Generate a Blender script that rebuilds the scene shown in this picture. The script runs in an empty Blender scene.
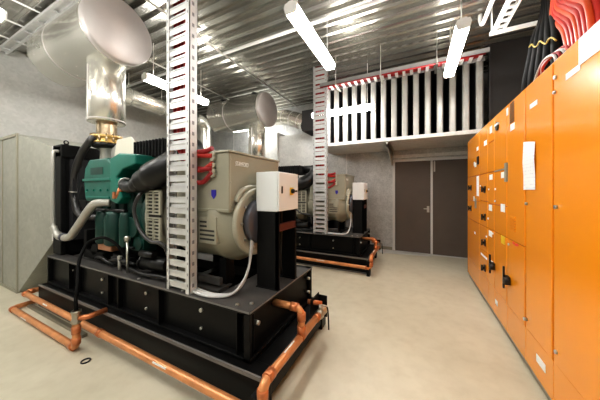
import bpy, bmesh, math, random
from mathutils import Vector, Matrix
random.seed(7)
PI = math.pi
scn = bpy.context.scene
col = scn.collection

# ------------------------------------------------------------------ materials
def mat(name, base, rough=.5, metal=0., noise=0., nscale=6., bump=0., bscale=40., coat=0., emit=None, estr=0., spec=.5, stretch=None, rnoise=0.):
    m = bpy.data.materials.new(name); m.use_nodes = True
    nt = m.node_tree; N = nt.nodes; L = nt.links
    b = N['Principled BSDF']
    b.inputs['Base Color'].default_value = (*base, 1)
    b.inputs['Roughness'].default_value = rough
    b.inputs['Metallic'].default_value = metal
    b.inputs['Specular IOR Level'].default_value = spec
    if coat: b.inputs['Coat Weight'].default_value = coat; b.inputs['Coat Roughness'].default_value = .15
    if emit: b.inputs['Emission Color'].default_value = (*emit, 1); b.inputs['Emission Strength'].default_value = estr
    tc = N.new('ShaderNodeTexCoord'); mp = N.new('ShaderNodeMapping')
    L.new(tc.outputs['Object'], mp.inputs['Vector'])
    if stretch: mp.inputs['Scale'].default_value = stretch
    if noise or rnoise:
        n = N.new('ShaderNodeTexNoise'); n.inputs['Scale'].default_value = nscale; n.inputs['Detail'].default_value = 5; n.inputs['Roughness'].default_value = .6
        L.new(mp.outputs[0], n.inputs['Vector'])
        if noise:
            r = N.new('ShaderNodeValToRGB'); r.color_ramp.elements[0].position = .3; r.color_ramp.elements[1].position = .7
            r.color_ramp.elements[0].color = (*[max(0, c*(1-noise)) for c in base], 1)
            r.color_ramp.elements[1].color = (*[min(1, c*(1+noise)) for c in base], 1)
            L.new(n.outputs['Fac'], r.inputs['Fac']); L.new(r.outputs[0], b.inputs['Base Color'])
        if rnoise:
            q = N.new('ShaderNodeMapRange'); q.inputs['To Min'].default_value = max(.03, rough-rnoise); q.inputs['To Max'].default_value = rough+rnoise
            L.new(n.outputs['Fac'], q.inputs['Value']); L.new(q.outputs[0], b.inputs['Roughness'])
    if bump:
        n2 = N.new('ShaderNodeTexNoise'); n2.inputs['Scale'].default_value = bscale; n2.inputs['Detail'].default_value = 3
        L.new(mp.outputs[0], n2.inputs['Vector'])
        bp = N.new('ShaderNodeBump'); bp.inputs['Strength'].default_value = bump; bp.inputs['Distance'].default_value = .01
        L.new(n2.outputs['Fac'], bp.inputs['Height']); L.new(bp.outputs[0], b.inputs['Normal'])
    return m

def floor_mat():
    m = mat('concrete_floor_paint', (.62, .55, .42), .38)
    nt = m.node_tree; N = nt.nodes; L = nt.links; b = N['Principled BSDF']
    tc = N.new('ShaderNodeTexCoord')
    a = N.new('ShaderNodeTexNoise'); a.inputs['Scale'].default_value = .9; a.inputs['Detail'].default_value = 8; a.inputs['Roughness'].default_value = .62
    c = N.new('ShaderNodeTexNoise'); c.inputs['Scale'].default_value = 9; c.inputs['Detail'].default_value = 6
    L.new(tc.outputs['Object'], a.inputs['Vector']); L.new(tc.outputs['Object'], c.inputs['Vector'])
    r = N.new('ShaderNodeValToRGB'); r.color_ramp.elements[0].position = .32; r.color_ramp.elements[1].position = .62
    r.color_ramp.elements[0].color = (.50, .46, .35, 1); r.color_ramp.elements[1].color = (.62, .58, .46, 1)
    L.new(a.outputs['Fac'], r.inputs['Fac'])
    r2 = N.new('ShaderNodeValToRGB'); r2.color_ramp.elements[0].position = .25; r2.color_ramp.elements[1].position = .55
    r2.color_ramp.elements[0].color = (.90, .885, .86, 1); r2.color_ramp.elements[1].color = (1, 1, 1, 1)
    L.new(c.outputs['Fac'], r2.inputs['Fac'])
    mx = N.new('ShaderNodeMix'); mx.data_type = 'RGBA'; mx.blend_type = 'MULTIPLY'; mx.inputs[0].default_value = .8
    L.new(r.outputs[0], mx.inputs[6]); L.new(r2.outputs[0], mx.inputs[7]); L.new(mx.outputs[2], b.inputs['Base Color'])
    q = N.new('ShaderNodeMapRange'); q.inputs['To Min'].default_value = .22; q.inputs['To Max'].default_value = .5
    L.new(a.outputs['Fac'], q.inputs['Value']); L.new(q.outputs[0], b.inputs['Roughness'])
    return m

def galv_mat(name, lo, hi, metal=.5, rough=.45, scale=14.):
    m = mat(name, hi, rough, metal)
    nt = m.node_tree; N = nt.nodes; L = nt.links; b = N['Principled BSDF']
    tc = N.new('ShaderNodeTexCoord')
    v = N.new('ShaderNodeTexVoronoi'); v.inputs['Scale'].default_value = scale*2.5
    n = N.new('ShaderNodeTexNoise'); n.inputs['Scale'].default_value = scale*.25; n.inputs['Detail'].default_value = 7; n.inputs['Roughness'].default_value = .7
    L.new(tc.outputs['Object'], v.inputs['Vector']); L.new(tc.outputs['Object'], n.inputs['Vector'])
    s = N.new('ShaderNodeSeparateColor'); L.new(v.outputs['Color'], s.inputs[0])
    ma = N.new('ShaderNodeMath'); ma.operation = 'MULTIPLY_ADD'; ma.inputs[1].default_value = .25
    L.new(s.outputs[0], ma.inputs[0]); L.new(n.outputs['Fac'], ma.inputs[2])
    r = N.new('ShaderNodeValToRGB'); r.color_ramp.elements[0].position = .42; r.color_ramp.elements[1].position = .85
    r.color_ramp.elements[0].color = (*lo, 1); r.color_ramp.elements[1].color = (*hi, 1)
    L.new(ma.outputs[0], r.inputs['Fac']); L.new(r.outputs[0], b.inputs['Base Color'])
    return m

def paper_mat():
    m = mat('printed_paper', (.85, .85, .83), .6)
    nt = m.node_tree; N = nt.nodes; L = nt.links; b = N['Principled BSDF']
    tc = N.new('ShaderNodeTexCoord'); w = N.new('ShaderNodeTexWave'); w.bands_direction = 'Z'; w.inputs['Scale'].default_value = 12; w.inputs['Distortion'].default_value = 1.5
    n = N.new('ShaderNodeTexNoise'); n.inputs['Scale'].default_value = 35
    L.new(tc.outputs['Object'], w.inputs['Vector']); L.new(tc.outputs['Object'], n.inputs['Vector'])
    mu = N.new('ShaderNodeMath'); mu.operation = 'MULTIPLY'; L.new(w.outputs['Fac'], mu.inputs[0]); L.new(n.outputs['Fac'], mu.inputs[1])
    r = N.new('ShaderNodeValToRGB'); r.color_ramp.elements[0].position = .38; r.color_ramp.elements[1].position = .6
    r.color_ramp.elements[0].color = (.86, .86, .84, 1); r.color_ramp.elements[1].color = (.70, .71, .73, 1)
    L.new(mu.outputs[0], r.inputs['Fac']); L.new(r.outputs[0], b.inputs['Base Color'])
    return m

M = dict(
    floor=floor_mat(),
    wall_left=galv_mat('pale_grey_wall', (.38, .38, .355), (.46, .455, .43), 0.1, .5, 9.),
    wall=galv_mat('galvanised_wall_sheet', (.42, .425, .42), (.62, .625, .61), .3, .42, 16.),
    deck=mat('metal_deck', (.50, .49, .455), .23, .92, .06, 1.5, rnoise=.04, stretch=(.4, 3, 1)),
    dark=mat('dark_sheet_and_shade', (.03, .028, .027), .7),  # dark sheet colour; on the corner panel it paints in shade
    void=mat('gap_shade_black', (.012, .012, .014), .9),  # puts the shade between the splitters into the colour
    galv=galv_mat('galvanised_sheet', (.66, .66, .65), (.82, .82, .80), .15, .36, 10.),
    plenum=galv_mat('plenum_sheet', (.33, .33, .285), (.40, .40, .35), .2, .45, 8.),
    splitter=mat('splitter_face', (.50, .50, .47), .42, .35, .08, 5),
    alu=mat('polished_cladding', (.86, .84, .77), .26, .82, .05, 2., rnoise=.04),
    alu_end=mat('brushed_end_cap', (.60, .565, .55), .45, .6, .05, 3.),
    steel=mat('steel', (.55, .54, .5), .35, 1.),
    tray=mat('zinc_plated_tray', (.66, .66, .655), .38, .45, .06, 12.),
    tray_d=mat('dull_zinc_tray', (.36, .36, .35), .4, .6, .08, 12.),
    hosedark=mat('dark_grey_hose', (.035, .033, .032), .3),
    hole=mat('tray_slot', (.25, .24, .25), .7),
    black=mat('black_enamel', (.004, .004, .004), .42, 0, .25, 5, spec=.22),
    black2=mat('black_top_plate', (.07, .066, .062), .45, 0, .3, 7),
    matt=mat('matt_black', (.005, .005, .005), .55, 0, .3, 9, spec=.25),
    rubber=mat('black_rubber', (.009, .009, .009), .36, spec=.4),
    edge=mat('edge_highlight', (.16, .15, .14), .4),  # lighter tone painting the highlight along the skid edges
    core=mat('radiator_core', (.02, .02, .022), .6, bump=.6, bscale=90),
    green=mat('teal_green_enamel', (.008, .115, .085), .36, 0, .18, 6),
    green_l=mat('light_teal_enamel', (.005, .15, .11), .32, 0, .12, 6),
    green_d=mat('shadow_dark_green_enamel', (.004, .04, .03), .42, 0, .25, 7),  # dark green that also carries the shadow low on the engine
    hosegrey=mat('grey_coolant_pipe', (.42, .41, .37), .28, .3, .12, 5),
    beige=mat('grey_beige_enamel', (.30, .285, .22), .36, 0, .06, 5),
    beige_l=mat('pale_beige_enamel', (.37, .355, .28), .36, 0, .06, 5),
    bell=mat('blue_grey_cover', (.10, .105, .125), .35, .3),
    gold=mat('gold_flange', (.62, .42, .16), .35, .8, .3, 20),
    bell2=mat('bellows_steel', (.42, .33, .22), .3, 1.),
    white=mat('white_enamel', (.76, .78, .78), .35),
    cream=mat('cream_heat_shield', (.72, .69, .58), .5),
    copper=mat('copper_pipe', (.66, .29, .12), .32, .35, .18, 8),
    copperj=mat('copper_joint', (.56, .20, .08), .3, .5, .1, 8),
    brass=mat('valve_body', (.50, .46, .38), .3, .9),
    orange=mat('orange_enamel', (.90, .315, .012), .24, 0, .03, 1.2, coat=.5),
    gap=mat('door_gap', (.42, .045, .004), .6),
    redc=mat('red_cable', (.42, .022, .015), .35),
    redo=mat('orange_red_cable', (.58, .075, .02), .35),
    darkred=mat('dark_red_cable', (.28, .012, .015), .5),
    redbrown=mat('red_brown_channel', (.10, .022, .018), .45),
    grey=mat('grey_cable', (.55, .55, .54), .4),
    door=mat('brown_door_paint', (.125, .098, .08), .45, 0, .06, 3),
    frame=mat('pale_frame', (.66, .65, .63), .4, .2),
    kick=mat('grey_kick', (.26, .24, .18), .5),
    light=mat('lit_diffuser', (1, 1, 1), .5, emit=(1, .98, .94), estr=33.),
    lwhite=mat('fitting_white', (.85, .85, .83), .4),
    paper=paper_mat(),
    label=mat('white_label', (.85, .85, .82), .5),
    yellow=mat('yellow_plate', (.85, .55, .03), .4),
    blue=mat('blue_shield', (.03, .02, .30), .4),
    redmark=mat('red_marking', (.65, .01, .02), .5),
    tan=mat('tan_filter', (.40, .20, .11), .6),
    cblack=mat('black_cable', (.006, .006, .006), .7, spec=.15),
    wirey=mat('yellow_wire', (.55, .42, .08), .5),
)

# ------------------------------------------------------------------ mesh builder
class MB:
    def __init__(s): s.v = []; s.f = []; s.sm = []; s.marks = []; s.mi = []
    def add(s, vs, fs, sm=False):
        o = len(s.v); s.marks.append((o, len(s.f))); s.v += [Vector(p) for p in vs]
        for k, f in enumerate(fs):
            s.f.append([i+o for i in f]); s.sm.append(sm[k] if isinstance(sm, list) else sm)
        return s
    def box(s, x0, x1, y0, y1, z0, z1):
        x0, x1 = sorted((x0, x1)); y0, y1 = sorted((y0, y1)); z0, z1 = sorted((z0, z1))
        return s.add([(x0,y0,z0),(x1,y0,z0),(x1,y1,z0),(x0,y1,z0),(x0,y0,z1),(x1,y0,z1),(x1,y1,z1),(x0,y1,z1)],
                     [(0,3,2,1),(4,5,6,7),(0,1,5,4),(1,2,6,5),(2,3,7,6),(3,0,4,7)])
    def each(s, name, material, parent=None, bevel=0.):   # one object for every separate piece
        out = []
        for k, (a, c, fa, fc) in enumerate(s.parts()):
            q = MB(); q.v = s.v[a:c]; q.f = [[i-a for i in f] for f in s.f[fa:fc]]; q.sm = s.sm[fa:fc]; out.append(q.build(name, material, parent, bevel))
        return out
    def parts(s):
        m = s.marks+[(len(s.v), len(s.f))]
        return [(m[i][0], m[i+1][0], m[i][1], m[i+1][1]) for i in range(len(m)-1)]
    def cyl(s, p0, p1, r, n=24, r1=None, caps=True):
        p0, p1 = Vector(p0), Vector(p1); r1 = r if r1 is None else r1
        d = (p1-p0).normalized(); a = d.orthogonal().normalized(); b = d.cross(a)
        vs = [p0+(a*math.cos(2*PI*i/n)+b*math.sin(2*PI*i/n))*r for i in range(n)] + [p1+(a*math.cos(2*PI*i/n)+b*math.sin(2*PI*i/n))*r1 for i in range(n)]
        fs = [(i, (i+1) % n, n+(i+1) % n, n+i) for i in range(n)]; sm = [True]*n
        if caps: fs += [tuple(range(n-1, -1, -1)), tuple(range(n, 2*n))]; sm += [False, False]
        return s.add(vs, fs, sm)
    def lathe(s, p0, ax, prof, n=36):     # prof: [(distance along axis, radius)]
        p0 = Vector(p0); d = Vector(ax).normalized(); a = d.orthogonal().normalized(); b = d.cross(a)
        vs = []; fs = []; sm = []
        for t, r in prof: vs += [p0+d*t+(a*math.cos(2*PI*i/n)+b*math.sin(2*PI*i/n))*max(r, 1e-4) for i in range(n)]
        for k in range(len(prof)-1):
            (t0, r0), (t1, r1) = prof[k], prof[k+1]
            flat = abs(t1-t0) < 1e-6
            for i in range(n):
                fs.append((k*n+i, k*n+(i+1) % n, (k+1)*n+(i+1) % n, (k+1)*n+i)); sm.append(not flat)
        fs.append(tuple(range(n-1, -1, -1))); sm.append(False)
        fs.append(tuple(range((len(prof)-1)*n, len(prof)*n))); sm.append(False)
        return s.add(vs, fs, sm)
    def tube(s, pts, r, n=12, smooth=0, caps=True):
        P = [Vector(p) for p in pts]
        if smooth:
            Q = []
            for i in range(len(P)-1):
                a = P[max(0, i-1)]; b = P[i]; c = P[i+1]; d = P[min(len(P)-1, i+2)]
                for k in range(smooth):
                    t = k/smooth
                    Q.append(.5*((2*b)+(c-a)*t+(2*a-5*b+4*c-d)*t*t+(3*b-a-3*c+d)*t**3))
            Q.append(P[-1]); P = Q
        rr = r if isinstance(r, (list, tuple)) else [r]*len(P)
        if len(rr) != len(P): rr = [rr[min(len(rr)-1, int(i*len(rr)/len(P)))] for i in range(len(P))]
        T = [(P[min(i+1, len(P)-1)]-P[max(i-1, 0)]).normalized() for i in range(len(P))]
        a = T[0].orthogonal().normalized(); vs = []; fs = []; sm = []
        for i, p in enumerate(P):
            a = (a-T[i]*a.dot(T[i])).normalized(); b = T[i].cross(a)
            k = 1.
            if not smooth and 0 < i < len(P)-1:
                c = (P[i]-P[i-1]).normalized().dot((P[i+1]-P[i]).normalized()); k = 1/max(.6, math.sqrt((1+c)/2))
            vs += [p+(a*math.cos(2*PI*j/n)+b*math.sin(2*PI*j/n))*rr[i]*k for j in range(n)]
        for i in range(len(P)-1):
            for j in range(n): fs.append((i*n+j, i*n+(j+1) % n, (i+1)*n+(j+1) % n, (i+1)*n+j)); sm.append(True)
        if caps: fs += [tuple(range(n-1, -1, -1)), tuple(range((len(P)-1)*n, len(P)*n))]; sm += [False, False]
        return s.add(vs, fs, sm)
    def pipe(s, pts, r, bend, n=14):      # straight runs with rounded elbows
        P = [Vector(p) for p in pts]; Q = [P[0]]
        for i in range(1, len(P)-1):
            a, b, c = P[i-1], P[i], P[i+1]
            u = (a-b).normalized(); w = (c-b).normalized(); k = min(bend, (a-b).length*.48, (c-b).length*.48)
            for t in (0, .2, .4, .6, .8, 1): Q.append((1-t)**2*(b+u*k)+2*t*(1-t)*b+t*t*(b+w*k))
        Q.append(P[-1]); return s.tube(Q, r, n)
    def prism(s, poly, axis, a, b):       # polygon extruded along an axis
        def P(p, t): return {'x': (t, p[0], p[1]), 'y': (p[0], t, p[1]), 'z': (p[0], p[1], t)}[axis]
        n = len(poly); vs = [P(p, a) for p in poly]+[P(p, b) for p in poly]
        return s.add(vs, [(i, (i+1) % n, n+(i+1) % n, n+i) for i in range(n)]+[tuple(range(n-1, -1, -1)), tuple(range(n, 2*n))])
    def torus(s, c, ax, R, r, n=32, m=8):
        c = Vector(c); d = Vector(ax).normalized(); a = d.orthogonal().normalized(); b = d.cross(a); vs = []; fs = []
        for i in range(n):
            e = a*math.cos(2*PI*i/n)+b*math.sin(2*PI*i/n)
            vs += [c+e*(R+r*math.cos(2*PI*j/m))+d*r*math.sin(2*PI*j/m) for j in range(m)]
        for i in range(n):
            for j in range(m): fs.append((i*m+j, ((i+1) % n)*m+j, ((i+1) % n)*m+(j+1) % m, i*m+(j+1) % m))
        return s.add(vs, fs, True)
    def build(s, name, material, parent=None, bevel=0., at=None):
        me = bpy.data.meshes.new(name)
        if parent is not None: L = Vector(parent['_o'])
        elif at is not None: L = Vector(at)
        else:
            xs = [p.x for p in s.v]; ys = [p.y for p in s.v]; zs = [p.z for p in s.v]
            L = Vector(((min(xs)+max(xs))/2, (min(ys)+max(ys))/2, min(zs)))
        me.from_pydata([tuple(p-L) for p in s.v], [], s.f); me.validate(); me.update()
        bm = bmesh.new(); bm.from_mesh(me); bmesh.ops.recalc_face_normals(bm, faces=bm.faces); bm.to_mesh(me); bm.free()
        if len(me.polygons) == len(s.sm): me.polygons.foreach_set('use_smooth', s.sm)
        me.materials.append(material)
        o = bpy.data.objects.new(name, me); col.objects.link(o)
        if parent is not None: o.parent = parent; o['_o'] = tuple(L)
        else: o.location = L; o['_o'] = tuple(L)
        if bevel:
            m = o.modifiers.new('b', 'BEVEL'); m.width = bevel; m.segments = 2; m.limit_method = 'ANGLE'; m.angle_limit = .7
            m.harden_normals = False
        return o

def tag(o, label=None, cat=None, group=None, kind=None):
    if label: o['label'] = label
    if cat: o['category'] = cat
    if group: o['group'] = group
    if kind: o['kind'] = kind
    return o
def thing(name, loc, label, cat, group=None):
    o = bpy.data.objects.new(name, None); o.empty_display_size = .1; col.objects.link(o); o.location = loc; o['_o'] = tuple(loc)
    return tag(o, label, cat, group)
def struct(name, b, m, **k): return tag(b.build(name, m, **k), kind='structure')
def copy_tree(o, off=(0, 0, 0), label=None):
    ch0 = [c for c in list(col.objects) if c.parent == o]
    r = o.copy(); col.objects.link(r); r.location = Vector(o.location)+Vector(off)
    if label: r['label'] = label
    for ch in ch0:
        gs = [g for g in list(col.objects) if g.parent == ch]
        c = ch.copy(); col.objects.link(c); c.parent = r
        for g in gs:
            d = g.copy(); col.objects.link(d); d.parent = c
    return r

H = 3.9; XL = -6.3; XR = 2.6; YB = 6.03; YF = -2.6
# ------------------------------------------------------------------ room shell
struct('floor', MB().box(XL-.1, XR+.1, YF-.1, YB+.1, -.1, 0), M['floor'])
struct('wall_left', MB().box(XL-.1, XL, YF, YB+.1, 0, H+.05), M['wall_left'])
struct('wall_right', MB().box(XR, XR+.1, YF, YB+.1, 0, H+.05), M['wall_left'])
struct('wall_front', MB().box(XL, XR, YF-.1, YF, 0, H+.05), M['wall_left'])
# ribbed steel deck ceiling: ribs run along x
b = MB(); prof = []; y = YF-.1; p = .2
while y < YB+.1:
    prof += [(y, H), (y+.125, H), (y+.135, H-.055), (y+.185, H-.055), (y+.195, H)]; y += p
poly = [(a, c) for a, c in prof]
n = len(poly); vs = [(XL-.1, a, c) for a, c in poly]+[(XR+.1, a, c) for a, c in poly]
b.add(vs, [(i, i+1, n+i+1, n+i) for i in range(n-1)])
b.box(XL-.1, XR+.1, YF-.1, YB+.1, H+.01, H+.06)
struct('ceiling', b, M['deck'])
# end wall with opening for the double door
DX0, DX1, DZ = -.43, 1.02, 2.12
b = MB(); b.box(XL, DX0-.05, YB, YB+.1, 0, H); b.box(DX1+.05, XR, YB, YB+.1, 0, H); b.box(DX0-.05, DX1+.05, YB, YB+.1, DZ+.05, H)
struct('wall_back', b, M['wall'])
b = MB()
for x in (-5.4, -4.5, -3.42, -2.5, -1.6): b.box(x-.012, x+.012, YB-.008, YB, 0, 3.85)
b.box(XL, -.5, YB-.006, YB, 2.62, 2.635)
struct('trim_1', b, M['frame'])                       # sheet joints on the end wall
struct('trim_2', MB().box(DX0-.12, XR, YB-.07, YB, 2.2, 2.27), M['galv'])   # angle above the door
struct('trim_3', MB().add([(-.75, 6.02, 0), (-.75, 5.7, 0), (.33, 5.86, 0), (.33, 6.02, 0), (-.75, 6.02, .02), (-.75, 5.7, .012), (.33, 5.86, .012), (.33, 6.02, .02)], [(0, 3, 2, 1), (4, 5, 6, 7), (0, 1, 5, 4), (1, 2, 6, 5), (2, 3, 7, 6), (3, 0, 4, 7)]), M['frame'])
struct('baseboard_back', MB().box(-3.2, DX0-.06, YB-.02, YB, 0, .09), M['kick'])
# double door
b = MB(); b.box(DX0-.05, DX0, YB-.03, YB+.07, 0, DZ+.05); b.box(DX1, DX1+.05, YB-.03, YB+.07, 0, DZ+.05); b.box(DX0, DX1, YB-.03, YB+.07, DZ, DZ+.05)
df = struct('door_1', b, M['frame'])
xm = .335
MB().box(DX0+.005, xm-.012, YB, YB+.045, .012, DZ-.006).build('door_leaf', M['door'], df)
MB().box(xm+.022, DX1-.005, YB+.004, YB+.045, .012, DZ-.006).build('door_leaf', M['door'], df)
b = MB(); b.box(xm-.022, xm+.022, YB-.018, YB+.02, .01, DZ-.01); b.build('astragal', M['frame'], df)
b = MB(); b.cyl((xm-.07, YB, 1.03), (xm-.07, YB-.05, 1.03), .012, 10); b.box(xm-.16, xm-.055, YB-.062, YB-.045, 1.02, 1.04); b.box(xm-.095, xm-.045, YB-.008, YB, .95, 1.09)
b.build('door_handle', M['steel'], df)
b = MB(); b.box(xm+.04, xm+.07, YB-.018, YB+.004, DZ-.26, DZ-.03); b.cyl((xm+.055, YB-.02, DZ-.25), (xm+.055, YB-.02, DZ-.02), .008, 8); b.build('flush_bolt', M['steel'], df)
MB().box(DX0, DX1, YB-.06, YB+.06, 0, .012).build('threshold', M['frame'], df)

# ------------------------------------------------------------------ sound attenuator bank above the door
AX0, AX1, AY, AZ = -1.95, 1.08, 4.8, 2.44
at_ = thing('sound_attenuator', ((AX0+AX1)/2, 5.4, AZ), 'long bank of upright pale silencer splitters with black air gaps above the brown double door', 'silencer')
b = MB(); b.box(AX0, AX1, AY, YB-.01, AZ-.05, AZ); b.box(AX0-.01, AX1+.01, AY-.03, AY, AZ-.055, AZ+.01); b.build('bottom_sheet', M['galv'], at_)
MB().box(AX0, AX1, AY+.01, YB-.02, 3.601, 3.63).build('top_sheet', M['dark'], at_)
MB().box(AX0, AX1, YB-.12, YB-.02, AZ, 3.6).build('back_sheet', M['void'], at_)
k = 0; x = AX0+.02
while x < AX1-.05:
    b = MB(); b.prism([(x, AY+.02), (x+.02, AY), (x+.075, AY), (x+.095, AY+.02), (x+.095, AY+.07), (x, AY+.07)], 'z', AZ, 3.6)
    sp_ = b.build('splitter', M['splitter'], at_); MB().box(x-.003, x+.098, AY+.07, YB-.13, AZ, 3.6).build('perforated_side', M['void'], sp_); x += .19  # sides blackened to deepen the shade in the air gaps
b = MB(); b.box(-.5, -.47, AY+.01, YB-.02, AZ-.16, AZ-.05); b.box(-.5, -.44, AY+.01, YB-.02, AZ-.06, AZ-.05); b.add([(-.5,AY+.01,AZ-.16),(-.47,AY+.01,AZ-.16),(-.47,YB-.02,AZ-.4),(-.5,YB-.02,AZ-.4),(-.5,AY+.01,AZ-.1),(-.47,AY+.01,AZ-.1),(-.47,YB-.02,AZ-.1),(-.5,YB-.02,AZ-.1)],[(0,3,2,1),(4,5,6,7),(0,1,5,4),(1,2,6,5),(2,3,7,6),(3,0,4,7)])
b.build('support_bracket', M['steel'], at_)
b = MB(); b.box(AX1+.01, XR-.005, AY+.05, AY+.09, 2.3, H-.06); b.box(AX1+.01, AX1+.04, AY+.02, AY+.09, 2.3, H-.06)  # dark sheet standing in for the shade of an unlit recess
tag(b.build('recess_shade_panel', M['dark']), 'dark panel added as the shade of the recess between the silencer bank and orange cabinets', 'panel')

# ------------------------------------------------------------------ light fittings
lights = []
def light(x0, x1, y0, y1, z, label, chains=True):
    along_y = abs(y1-y0) > abs(x1-x0)
    t = thing('strip_light', ((x0+x1)/2, (y0+y1)/2, z-.06), label, 'light', None)
    MB().box(x0+(.045 if along_y else 0), x1-(.045 if along_y else 0), y0+(0 if along_y else .035), y1-(0 if along_y else .035), z+.036, z+.055).build('housing', M['lwhite'], t, .004)
    e = .02
    if along_y:
        MB().prism([(x0+.005, z), (x0+.02, z+.035), (x1-.02, z+.035), (x1-.005, z), (x1-.02, z-.055), (x0+.02, z-.055)], 'y', y0+e, y1-e).build('diffuser', M['light'], t)
        caps = [(y0, y0+e), (y1-e, y1)]
        for a, c in caps: MB().prism([(x0+.003, z), (x0+.018, z+.04), (x1-.018, z+.04), (x1-.003, z), (x1-.018, z-.06), (x0+.018, z-.06)], 'y', a, c).build('end_cap', M['lwhite'], t)
    else:
        MB().prism([(y0+.005, z), (y0+.02, z+.035), (y1-.02, z+.035), (y1-.005, z), (y1-.02, z-.055), (y0+.02, z-.055)], 'x', x0+e, x1-e).build('diffuser', M['light'], t)
        for a, c in ((x0, x0+e), (x1-e, x1)): MB().prism([(y0+.003, z), (y0+.018, z+.04), (y1-.018, z+.04), (y1-.003, z), (y1-.018, z-.06), (y0+.018, z-.06)], 'x', a, c).build('end_cap', M['lwhite'], t)
    if chains:
        pts = [((x0+x1)/2, y0+.15), ((x0+x1)/2, y1-.15)] if along_y else [(x0+.15, (y0+y1)/2), (x1-.15, (y0+y1)/2)]
        for px, py in pts: MB().cyl((px, py, z+.05), (px, py, H-.05), .006, 6).build('hanger', M['steel'], t)
    return t
light(-1.16, -1.01, 2.0, 3.22, 3.22, 'lit white strip light hanging over the aisle beside the foreground generator')
light(.39, .54, 3.0, 4.22, 3.22, 'lit white strip light hanging nearest the orange cabinets, end against the horizontal cable tray')
light(-3.92, -3.77, 2.25, 3.5, 3.25, 'lit strip light beyond the foreground muffler, partly behind the tall cable ladder')
light(-3.92, -3.77, -.45, .85, 3.25, 'strip light at the ceiling above the sheet metal plenum, only its end showing')
light(-1.95, -.66, 4.5, 4.62, 3.02, 'lit strip light mounted across the face of the pale silencer splitters')
for i, (x, y0) in enumerate(((-1.1, -1.2), (.4, -.2), (-2.45, -.75), (-2.6, -2.35))):  # unseen fittings added to brighten the room and the muffler body
    light(x-.07, x+.07, y0, y0+1.25, 3.25, ['added strip light over the near aisle, behind the viewpoint', 'added strip light along the cabinets, behind the viewpoint', 'added strip light over the near side of the foreground generator, behind the viewpoint', 'added unseen strip light at the near wall beside the generator row'][i])

light(-5.77, -5.63, -1.1, .35, 3.25, 'added strip light along the left wall above the sheet metal plenum, outside the view')  # unseen fitting added to put a streak of light on the muffler
light(-4.75, -3.6, 5.22, 5.34, 3.2, 'added strip light hidden between the far muffler and the end wall')  # hidden fitting added to brighten the back left of the room
# ------------------------------------------------------------------ ceiling conduits and struts
def conduit(pts, r, m, label, cat='conduit', nm='conduit'):
    return tag(MB().pipe(pts, r, .08, 10).build(nm, m), label, cat)
conduit([(-2.96, 1.0, 3.78), (-2.96, 5.9, 3.78)], .016, M['steel'], 'thin grey conduit along the ceiling running from foreground muffler towards the end wall')
conduit([(-6.2, 3.05, 3.79), (.7, 3.05, 3.79)], .024, M['lwhite'], 'pale conduit crossing the ceiling square to the aisle above the aisle light')
conduit([(-4.3, 2.6, 3.78), (-4.3, 5.9, 3.78)], .014, M['steel'], 'thin conduit on the ceiling above the far muffler')
for i, y in enumerate((.55, .0)):
    conduit([(-6.2, y+.2, 3.8), (-2.2, y+.2, 3.8)], .012, M['steel'], ['thin conduit at the ceiling on the near side of the foreground muffler', 'second thin conduit at the ceiling nearer than the first, by the left wall'][i])
for i, x in enumerate((-5.7, -5.1, -4.5)):
    conduit([(x, -.5, 3.81), (x, 2.6, 3.81)], .012, M['lwhite'], ['thin pale conduit nearest the left wall along the ceiling', 'thin pale conduit in the middle of three by the left wall', 'thin pale conduit above the foreground muffler body'][i])
b = MB(); b.box(-6.2, -2.2, 1.28, 1.31, 3.74, 3.78); b.box(-6.2, -2.2, 1.37, 1.40, 3.74, 3.78); b.box(-6.2, -2.2, 1.31, 1.37, 3.77, 3.78)
for k in range(9): b.box(-6.0+k*.45, -5.96+k*.45, 1.28, 1.4, 3.735, 3.75)
for k in range(3): b.cyl((-5.8+k*1.6, 1.34, 3.75), (-5.8+k*1.6, 1.34, 3.88), .008, 6)
tag(b.build('strut_channel', M['tray']), 'slotted double strut channel at the ceiling over the foreground muffler', 'strut')
# pale conduits in the corner above the cabinets
conduit([(.80, 2.0, 3.62), (.80, 3.85, 3.62), (.80, 3.97, 3.75), (.80, 3.97, 3.84)], .024, M['lwhite'], 'short white conduit beside the tray that runs above the cabinets')
b = MB(); b.box(.84, 1.40, 3.66, 3.70, 3.375, 3.41); b.box(1.34, 1.37, 3.66, 3.7, 3.28, 3.375); b.cyl((.86, 3.68, 3.41), (.86, 3.68, 3.87), .008, 6); b.cyl((1.38, 3.68, 3.41), (1.38, 3.68, 3.87), .008, 6)
tag(b.build('strut_bracket', M['lwhite']), 'white strut arm below the tray, reaching over the orange cabinets', 'strut')

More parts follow.
